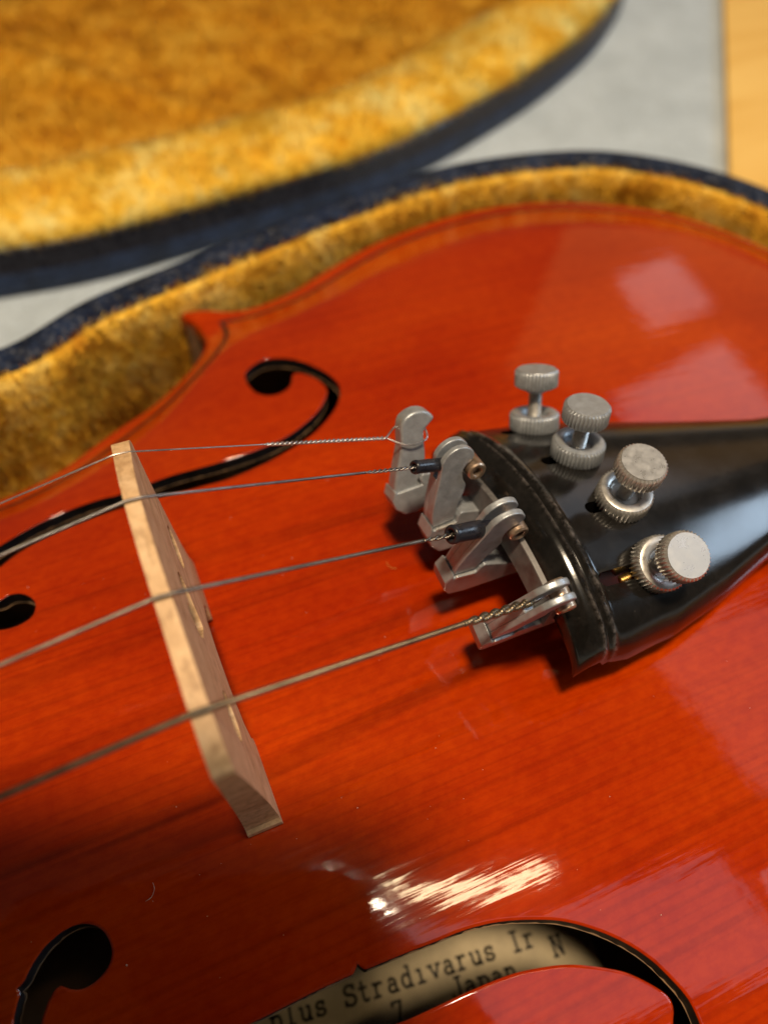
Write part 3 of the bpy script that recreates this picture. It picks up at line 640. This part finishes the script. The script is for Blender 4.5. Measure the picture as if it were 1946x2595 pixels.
# bridge notches (tail-side edge) and fastening points on the levers
notch = {'E': (15.6, 29.0), 'A': (5.4, 33.2), 'D': (-6.1, 33.0), 'G': (-16.9, 31.0)}
rad = {'E': .10, 'A': .165, 'D': .22, 'G': .31}
hook = {'E': (30.0, 15.3, 18.9), 'A': (32.7, 8.0, 20.4), 'D': (34.0, -2.1, 19.4), 'G': (35.2, -12.5, 18.3)}
nutpt = {'E': (-328, 8.0, -30), 'A': (-328, 2.8, -29), 'D': (-328, -2.8, -29), 'G': (-328, -8.0, -30)}
matS = {'E': STEEL, 'A': WOUND_A, 'D': WOUND_D, 'G': WOUND_G}
tw = {'E': .47, 'A': .71, 'D': .76, 'G': .74}
for k in 'EADG':
    y, z = notch[k]; r = rad[k]
    a = np.array((-1.7, y, z + r)); b = np.array((-3.25, y + .02, z + r + .1)); h = np.array(hook[k]); nk = np.array(nutpt[k], float)
    e = lerp(a, h, tw[k])
    far_ = lerp(b, nk, .25)
    path = [far_] + [lerp(b, nk, t) for t in (.1, .03, .008, .003)] + [lerp(b, a, t) for t in (0, .5, 1)] + [lerp(a, e, t) for t in (.02, .1, .4, .7, 1)]
    path = resample(spline(path, 6), .5)
    s = string_obj(path, r, matS[k])
    if k == 'E':
        t1 = lerp(a, h, .97); twist('twisted_end', e, t1, .13, .15, 1.25, STEEL, s)
        loop = [t1] + [np.array(q) for q in ((30.9, 13.9, 18.7), (32.6, 13.55, 18.5), (34.3, 14.0, 18.4), (34.7, 15.4, 18.7), (34.3, 16.9, 19.2), (32.6, 17.2, 19.4), (30.9, 16.7, 19.2))] + [t1]
        vs, fs = tube(resample(spline(loop, 8), .3), .12, 8); o = mesh_obj('wire_loop', vs, fs, STEEL, s); attr(o, 'along', np.zeros(len(vs)))
    elif k in 'AD':
        sl = 4.1 if k == 'A' else 5.8; d = (h - a) / np.linalg.norm(h - a); s0 = h - d * sl * .9; s1 = h + d * .6
        twist('twisted_end', e, s0 + d * .8, r * .72, r * .85, 1.5 if k == 'A' else 2.4, matS[k], s)
        B = MB(); q = Vector(d).to_track_quat('Z', 'Y').to_matrix().to_4x4(); R0 = .86 if k == 'A' else 1.12
        B.lathe([(R0 * .55, .8), (R0 * .62, .02), (R0 * .95, 0), (R0 * 1.06, .3), (R0 * .96, .9), (R0, sl * .5), (R0 * .96, sl + .4), (R0 * .5, sl + .5)], 24, Matrix.Translation(s0) @ q, cap=False)
        B.obj('plastic_sleeve', SLEEVE, s, smooth=True)
        twist('loop_wire', h - d * .2, h + d * 2.2, r * .5, r * .6, 4, STEEL, s)
    else:
        twist('twisted_end', lerp(a, h, tw[k] - .01), lerp(a, h, .985), .34, .23, 3.2, WOUND_G, s)
        d = (h - a) / np.linalg.norm(h - a)
        twist('loop_wire', h - d * .4, h + d * 3.0 + np.array((0, 0, .5)), .16, .35, 14, STEEL, s)
# fingerboard end the strings run over, out of the picture to the left
vs = []; fs = []
xs = [-52, -200]; 
for x in xs:
    for t in np.linspace(-1, 1, 15): 
        w_ = np.interp(x, [-200, -52], [15, 20.5]); zz = np.interp(x, [-200, -52], [-6, 19]); vs.append((x, w_ * t + Y0 * .5, zz - 5.5 * t * t))
    vs += [(x, -np.interp(x, [-200, -52], [15, 20.5]), zz - 9), (x, np.interp(x, [-200, -52], [15, 20.5]), zz - 9)]
n = 17; order = list(range(15)) + [16, 15]
fs = [[order[i], order[(i + 1) % n], order[(i + 1) % n] + n, order[i] + n] for i in range(n)] + [order[::-1], [i + n for i in order]]
mesh_obj('fingerboard', vs, fs, EBONY, violin, smooth=True, autosmooth=40)

# ================================================================== CASE
case = empty('violin_case', (0, 0, fz), 'open navy violin case lined with gold plush, under the violin', 'violin case')
def loft(name, loops, m, parent, smooth=True, closed=True):
    n = len(loops[0]); vs = np.vstack(loops); fs = []
    for k in range(len(loops) - 1):
        fs += [[k * n + i, k * n + (i + 1) % n, (k + 1) * n + (i + 1) % n, (k + 1) * n + i] for i in range(n)]
    return mesh_obj(name, vs, fs, m, parent, smooth)
rim_far = [(-262, 30), (-250, 58), (-222, 78), (-180, 92), (-140, 96), (-105, 94), (-75, 88), (-45, 81), (-18.3, 81.2), (0, 90.0), (20, 95.8), (42, 101.6), (66, 107.0), (92.5, 110.6), (120.5, 106.9), (138, 98), (152.5, 83), (162, 62), (169, 36), (171, 0)]
rf = spline(rim_far, 6)[:-1]; rn = rf[::-1].copy(); rn[:, 1] *= -1; rn = rn[:-0 or None]
rim = np.vstack([rf, [(171, 0)], rn]); rim = resample(rim, 3.0, True)
if area2(rim) < 0: rim = rim[::-1]
def L3(d, z, base=None): q = offset(rim if base is None else base, d); return np.c_[q, np.full(len(q), z) if np.isscalar(z) else z]
RZ = -8
shell = loft('shell', [L3(-2, fz + .4), L3(-3.6, -48), L3(-3.6, -20), L3(-2.9, -12.5)], NAVY, case)
piping = loft('rim_piping', [L3(-2.9, -12.5), L3(-3.4, -10.2), L3(-2.8, -8.2), L3(-1.2, -7.0), L3(.8, -7.0), L3(2.4, -8.0), L3(3.0, -10.2), L3(3.0, -13)], NAVY, case)
ln_loops = [L3(2.6, -12.5), L3(3.0, -9.6), L3(3.8, -9.0), L3(4.8, -9.8), L3(5.6, -13), L3(6.2, -20), L3(7.0, -30), L3(9, -46), L3(14, -50)]
lining = loft('plush_lining', ln_loops, PLUSH_BASE, case)
q = offset(rim, 14)
mesh_obj('plush_floor', [(*a, -50.0) for a in q], [list(range(len(q)))], PLUSH_BASE, case, False)

def noise2(P, sc, seed=0):
    r = np.random.default_rng(seed); K = r.normal(0, 1, (10, 2)) / sc; ph = r.uniform(0, 6.28, 10)
    return np.sin(P @ K.T + ph).sum(1) / 4
def pile(name, loops, parent, dens, length, box, lean=.8, seed=1, width=.13, m_=None):
    """short upright fibres over a lofted strip, one triangle each"""
    r = np.random.default_rng(seed); n = len(loops[0]); out = []; cnt = 0
    A = []; 
    for k in range(len(loops) - 1):
        a, b = loops[k], loops[k + 1]; a2, b2 = np.roll(a, -1, 0), np.roll(b, -1, 0)
        A.append(np.stack([a, a2, b2, b], 1))
    Q = np.vstack(A); cen = Q.mean(1)
    sel = (cen[:, 0] > box[0]) & (cen[:, 0] < box[1]) & (cen[:, 1] > box[2]) & (cen[:, 1] < box[3]); Q = Q[sel]
    d1 = Q[:, 2] - Q[:, 0]; d2 = Q[:, 3] - Q[:, 1]; cr = np.cross(d1, d2); ar = .5 * np.linalg.norm(cr, axis=1); nn = cr / (2 * ar[:, None] + 1e-9)
    num = r.poisson(ar * dens); idx = np.repeat(np.arange(len(Q)), num); m = len(idx)
    u = r.uniform(0, 1, (m, 1)); v = r.uniform(0, 1, (m, 1)); q = Q[idx]
    P = (q[:, 0] * (1 - u) + q[:, 1] * u) * (1 - v) + (q[:, 3] * (1 - u) + q[:, 2] * u) * v
    nz = nn[idx]
    ln = np.stack([noise2(P[:, :2], 9, seed + 3), noise2(P[:, :2], 9, seed + 4), noise2(P[:, :2], 12, seed + 5) * .3], 1) * lean + r.normal(0, .28, (m, 3))
    dirv = nz + ln; dirv /= np.linalg.norm(dirv, axis=1)[:, None]
    Ln = length * r.uniform(.6, 1.25, m) * (1 + .25 * noise2(P[:, :2], 6, seed + 9))
    side = np.cross(dirv, r.normal(0, 1, (m, 3))); side /= np.linalg.norm(side, axis=1)[:, None] + 1e-9; side *= width
    vs = np.stack([P - side, P + side, P + dirv * Ln[:, None]], 1).reshape(-1, 3)
    o = mesh_obj(name, vs, np.arange(3 * m).reshape(-1, 3), m_ or PLUSH, parent, True); o['kind'] = 'stuff'
    nr = nz * .8 + dirv * .45; nr /= np.linalg.norm(nr, axis=1)[:, None]; o.data.normals_split_custom_set_from_vertices(np.repeat(nr, 3, 0).tolist()); return o
pile('plush_pile', ln_loops, case, 3.4, 1.9, (-300, 200, -140, 140), seed=11)
# ---- lid, folded right back behind the case, open side up
lid = bpy.data.objects.new('lid', None); COL.objects.link(lid); lid.parent = case; lid.empty_display_size = .02
lid_pts = [(-300, 300), (-262, 258), (-215, 222), (-165, 192), (-115, 171), (-66, 157.5), (-16.8, 151.2), (6.3, 150.4), (31.8, 153.1), (59.8, 157.4), (90.1, 162.8), (129, 177.4), (179.4, 203.1), (223.7, 234.4), (262, 276), (282, 330), (280, 400), (235, 452), (130, 470), (20, 468), (-100, 460), (-220, 445), (-290, 395)]
lid_pts = [(CAM.x + (a - CAM.x) * 1.078, CAM.y + (b - CAM.y) * 1.078) for a, b in lid_pts]
lrim = resample(spline(lid_pts, 8, True), 3.0, True)
if area2(lrim) < 0: lrim = lrim[::-1]
LL = lambda d, z: L3(d, z, lrim)
loft('lid_shell', [LL(1.5, fz + .3), LL(0, fz + .8), LL(-.7, -53), LL(-.9, -48.5)], NAVY_LID_LIT, lid)
loft('lid_shade_band', [LL(-.9, -48.5), LL(-.3, -47.6), LL(-.2, -43.6), LL(1.2, -41), LL(3.5, -41.2)], SLEEVE, lid)  # black band: painted shade under the plush overhang
q = offset(lrim, 1.5); mesh_obj('lid_top', [(*a, fz + .3) for a in q][::-1], [list(range(len(q)))], NAVY, lid, False)
lip_loops = [LL(1.0, -42), LL(.4, -39.4), LL(2.4, -37), LL(8, -35), LL(17, -34.2), LL(27, -35.2), LL(34, -38), LL(38, -42.5), LL(40.5, -48), LL(43, -54.5)]
loft('lid_lip_lining', lip_loops, LIP_BASE, lid)
# recessed inner panel of the lid, quilted and slightly rumpled
gx = np.arange(-300, 304, 4.); gy = np.arange(180, 500, 4.)
XX, YY = np.meshgrid(gx, gy); PP = np.stack([XX.ravel(), YY.ravel()], 1)
zz = -53.6 + .8 * noise2(PP, 24, 5) + .5 * noise2(PP, 9, 6) + 4.0 * np.exp(-((PP[:, 0] * .75 + PP[:, 1] * .66 - 205) / 5) ** 2) * (PP[:, 0] < 90)
ok = inside(PP, offset(lrim, 38)); nx_ = len(gx); ny_ = len(gy); fcs = []
for j in range(ny_ - 1):
    for i in range(nx_ - 1):
        a = j * nx_ + i; f = [a, a + 1, a + nx_ + 1, a + nx_]
        if all(ok[t] for t in f): fcs.append(f)
V3 = np.c_[PP, zz]
mesh_obj('lid_panel_lining', V3, fcs, SHADED_BASE, lid)
pile('lid_lip_pile', lip_loops, lid, 1.7, 2.6, (-400, 400, 100, 600), seed=31, width=.16, m_=PLUSH_LIP)
ql = [V3[np.array(fcs)[:, k]] for k in range(4)]
def pile_quads(name, Q, parent, dens, length, box, seed):
    cen = Q.mean(1); Q = Q[(cen[:, 0] > box[0]) & (cen[:, 0] < box[1]) & (cen[:, 1] > box[2]) & (cen[:, 1] < box[3])]
    r = np.random.default_rng(seed); num = r.poisson(16 * dens, len(Q)); idx = np.repeat(np.arange(len(Q)), num); m = len(idx); q = Q[idx]
    u = r.uniform(0, 1, (m, 1)); v = r.uniform(0, 1, (m, 1)); P = (q[:, 0] * (1 - u) + q[:, 1] * u) * (1 - v) + (q[:, 3] * (1 - u) + q[:, 2] * u) * v
    d = np.array([0, 0, 1.]) + np.stack([noise2(P[:, :2], 14, seed), noise2(P[:, :2], 14, seed + 1), 0 * u[:, 0]], 1) * .7 + r.normal(0, .22, (m, 3)); d /= np.linalg.norm(d, axis=1)[:, None]
    side = np.cross(d, r.normal(0, 1, (m, 3))); side /= np.linalg.norm(side, axis=1)[:, None]; side *= .24
    vs = np.stack([P - side, P + side, P + d * (length * r.uniform(.6, 1.25, m))[:, None]], 1).reshape(-1, 3)
    o = mesh_obj(name, vs, np.arange(3 * m).reshape(-1, 3), PLUSH_SHADED, parent, True); o['kind'] = 'stuff'
    nr = d * .5 + np.array([0, 0, .7]); nr /= np.linalg.norm(nr, axis=1)[:, None]; o.data.normals_split_custom_set_from_vertices(np.repeat(nr, 3, 0).tolist())
pile_quads('lid_panel_pile', np.stack(ql, 1), lid, .9, 2.6, (-400, 400, 100, 600), 41)

# ================================================================== wooden board lying on the floor beyond the case
wm, ns, ls, p = mat('honey_coloured_wood')
c = coords(ns, ls, (12, 90, 12), (0, 0, math.radians(-52))); n1 = noise(ns, ls, c, 1.0, 4, .55, .3)
r = ramp(ns, [(.3, (.84, .48, .10)), (.7, (.95, .60, .16))]); ls.new(n1.outputs[0], r.inputs[0]); ls.new(r.outputs[0], p.inputs['Base Color']); p.inputs['Roughness'].default_value = .5
d = np.array([.608, .794]); e_ = np.array([.794, -.608]); o_ = np.array([203.0, 118.4])
q = [o_, o_ + e_ * 190, o_ + e_ * 190 + d * 420, o_ + d * 420]
B = MB(); B.add([(*a, fz + .2) for a in q] + [(*a, fz + 3.4) for a in q], [(3, 2, 1, 0), (4, 5, 6, 7), (0, 1, 5, 4), (1, 2, 6, 5), (2, 3, 7, 6), (3, 0, 4, 7)])
bd = B.obj('wooden_board', wm, None, smooth=False, bevel=.8)
tag(bd, 'plain honey-coloured wooden board lying on the grey floor beyond the case', 'board')

# ================================================================== the phone that takes the picture: it shades and darkens the near left of the belly
ph = empty('smartphone', CAM, 'dark smartphone held over the violin', 'phone')
ph.parent = None
PB = simple('dark_phone_glass', (.012, .012, .014), .25, cvar=.2)
def slab(name, x0, x1, y0, y1, f0, f1, m, rad_=8):
    cs = []
    for cx, cy, a0 in ((x1 - rad_, y1 - rad_, 0), (x0 + rad_, y1 - rad_, 90), (x0 + rad_, y0 + rad_, 180), (x1 - rad_, y0 + rad_, 270)):
        cs += arc(cx, cy, rad_, rad_, a0, a0 + 90, 6)
    vs = [];
    for f in (f0, f1):
        for x, y in cs: vs.append(tuple(CAM + RIGHT * x + DOWN * y + FWD * f))
    n = len(cs); o = mesh_obj(name, vs, [list(range(n)), list(range(2 * n - 1, n - 1, -1))] + [[i, i + n, (i + 1) % n + n, (i + 1) % n] for i in range(n)], m, None, False)
    o.parent = ph; o.matrix_parent_inverse = Matrix.Translation(-CAM * S); return o
slab('body', -70, 8, -19, 130, -11.5, -3.6, PB)
for o in list(violin.children):
    o.matrix_parent_inverse = Matrix.Translation(Vector((0, 0, 50)) * S)
for o in list(case.children):
    o.matrix_parent_inverse = Matrix.Translation(Vector((0, 0, -fz)) * S)

# ================================================================== dust and lint lying on the varnish
LINT = simple('pale_lint', (.62, .46, .34), .8, cvar=.3)
GOLDLINT = simple('gold_lint', (.75, .42, .08), .8, cvar=.3)
def fibre(x, y, L, a, curl, m, label_):
    t = np.linspace(-.5, .5, 14); P = []
    for k in t:
        b_ = a + curl * k; P.append((x + L * k * math.cos(b_), y + L * k * math.sin(b_), 0))
    P = np.array(P); P[:, 2] = plate_z(P[:, 0], P[:, 1]) + .08 + .12 * np.cos(t * 9) ** 2
    vs, fs = tube(P - np.array([x, y, float(plate_z(x, y))]), .025, 6); o = mesh_obj('lint_fibre', vs, fs, m)
    o.location = Vector((x, y, float(plate_z(x, y)))) * S; return tag(o, label_, 'lint', 'loose fibres on the belly')
fibre(-13.6, -20.6, 2.2, .9, 1.0, LINT, 'pale curled fibre on dark varnish above the near f-hole eye')
fibre(27.5, 8.2, 2.0, -1.1, 1.0, GOLDLINT, 'golden fibre on red varnish left of the fine tuners')
nd = 90; D2 = np.stack([rng.uniform(-30, 75, nd), rng.uniform(-48, 30, nd)], 1)
for h in holes: D2 = D2[~inside(D2, h) & (dist_poly(D2, h) > .5)]
B = MB()
for x, y in D2:
    r_ = .04 + .07 * rng.random() ** 3; z_ = float(plate_z(x, y)); a_ = rng.uniform(0, 6)
    pts = [(x + r_ * math.cos(a_ + k * 1.257) * rng.uniform(.6, 1.2), y + r_ * math.sin(a_ + k * 1.257) * rng.uniform(.6, 1.2), z_ + .03) for k in range(5)] + [(x, y, z_ + .03 + r_ * .7)]
    B.add(pts, [(k, (k + 1) % 5, 5) for k in range(5)])
du = B.obj('dust', LINT, None, smooth=False); du['kind'] = 'stuff'; du['label'] = 'fine pale dust specks scattered over the varnish'; du['category'] = 'dust'
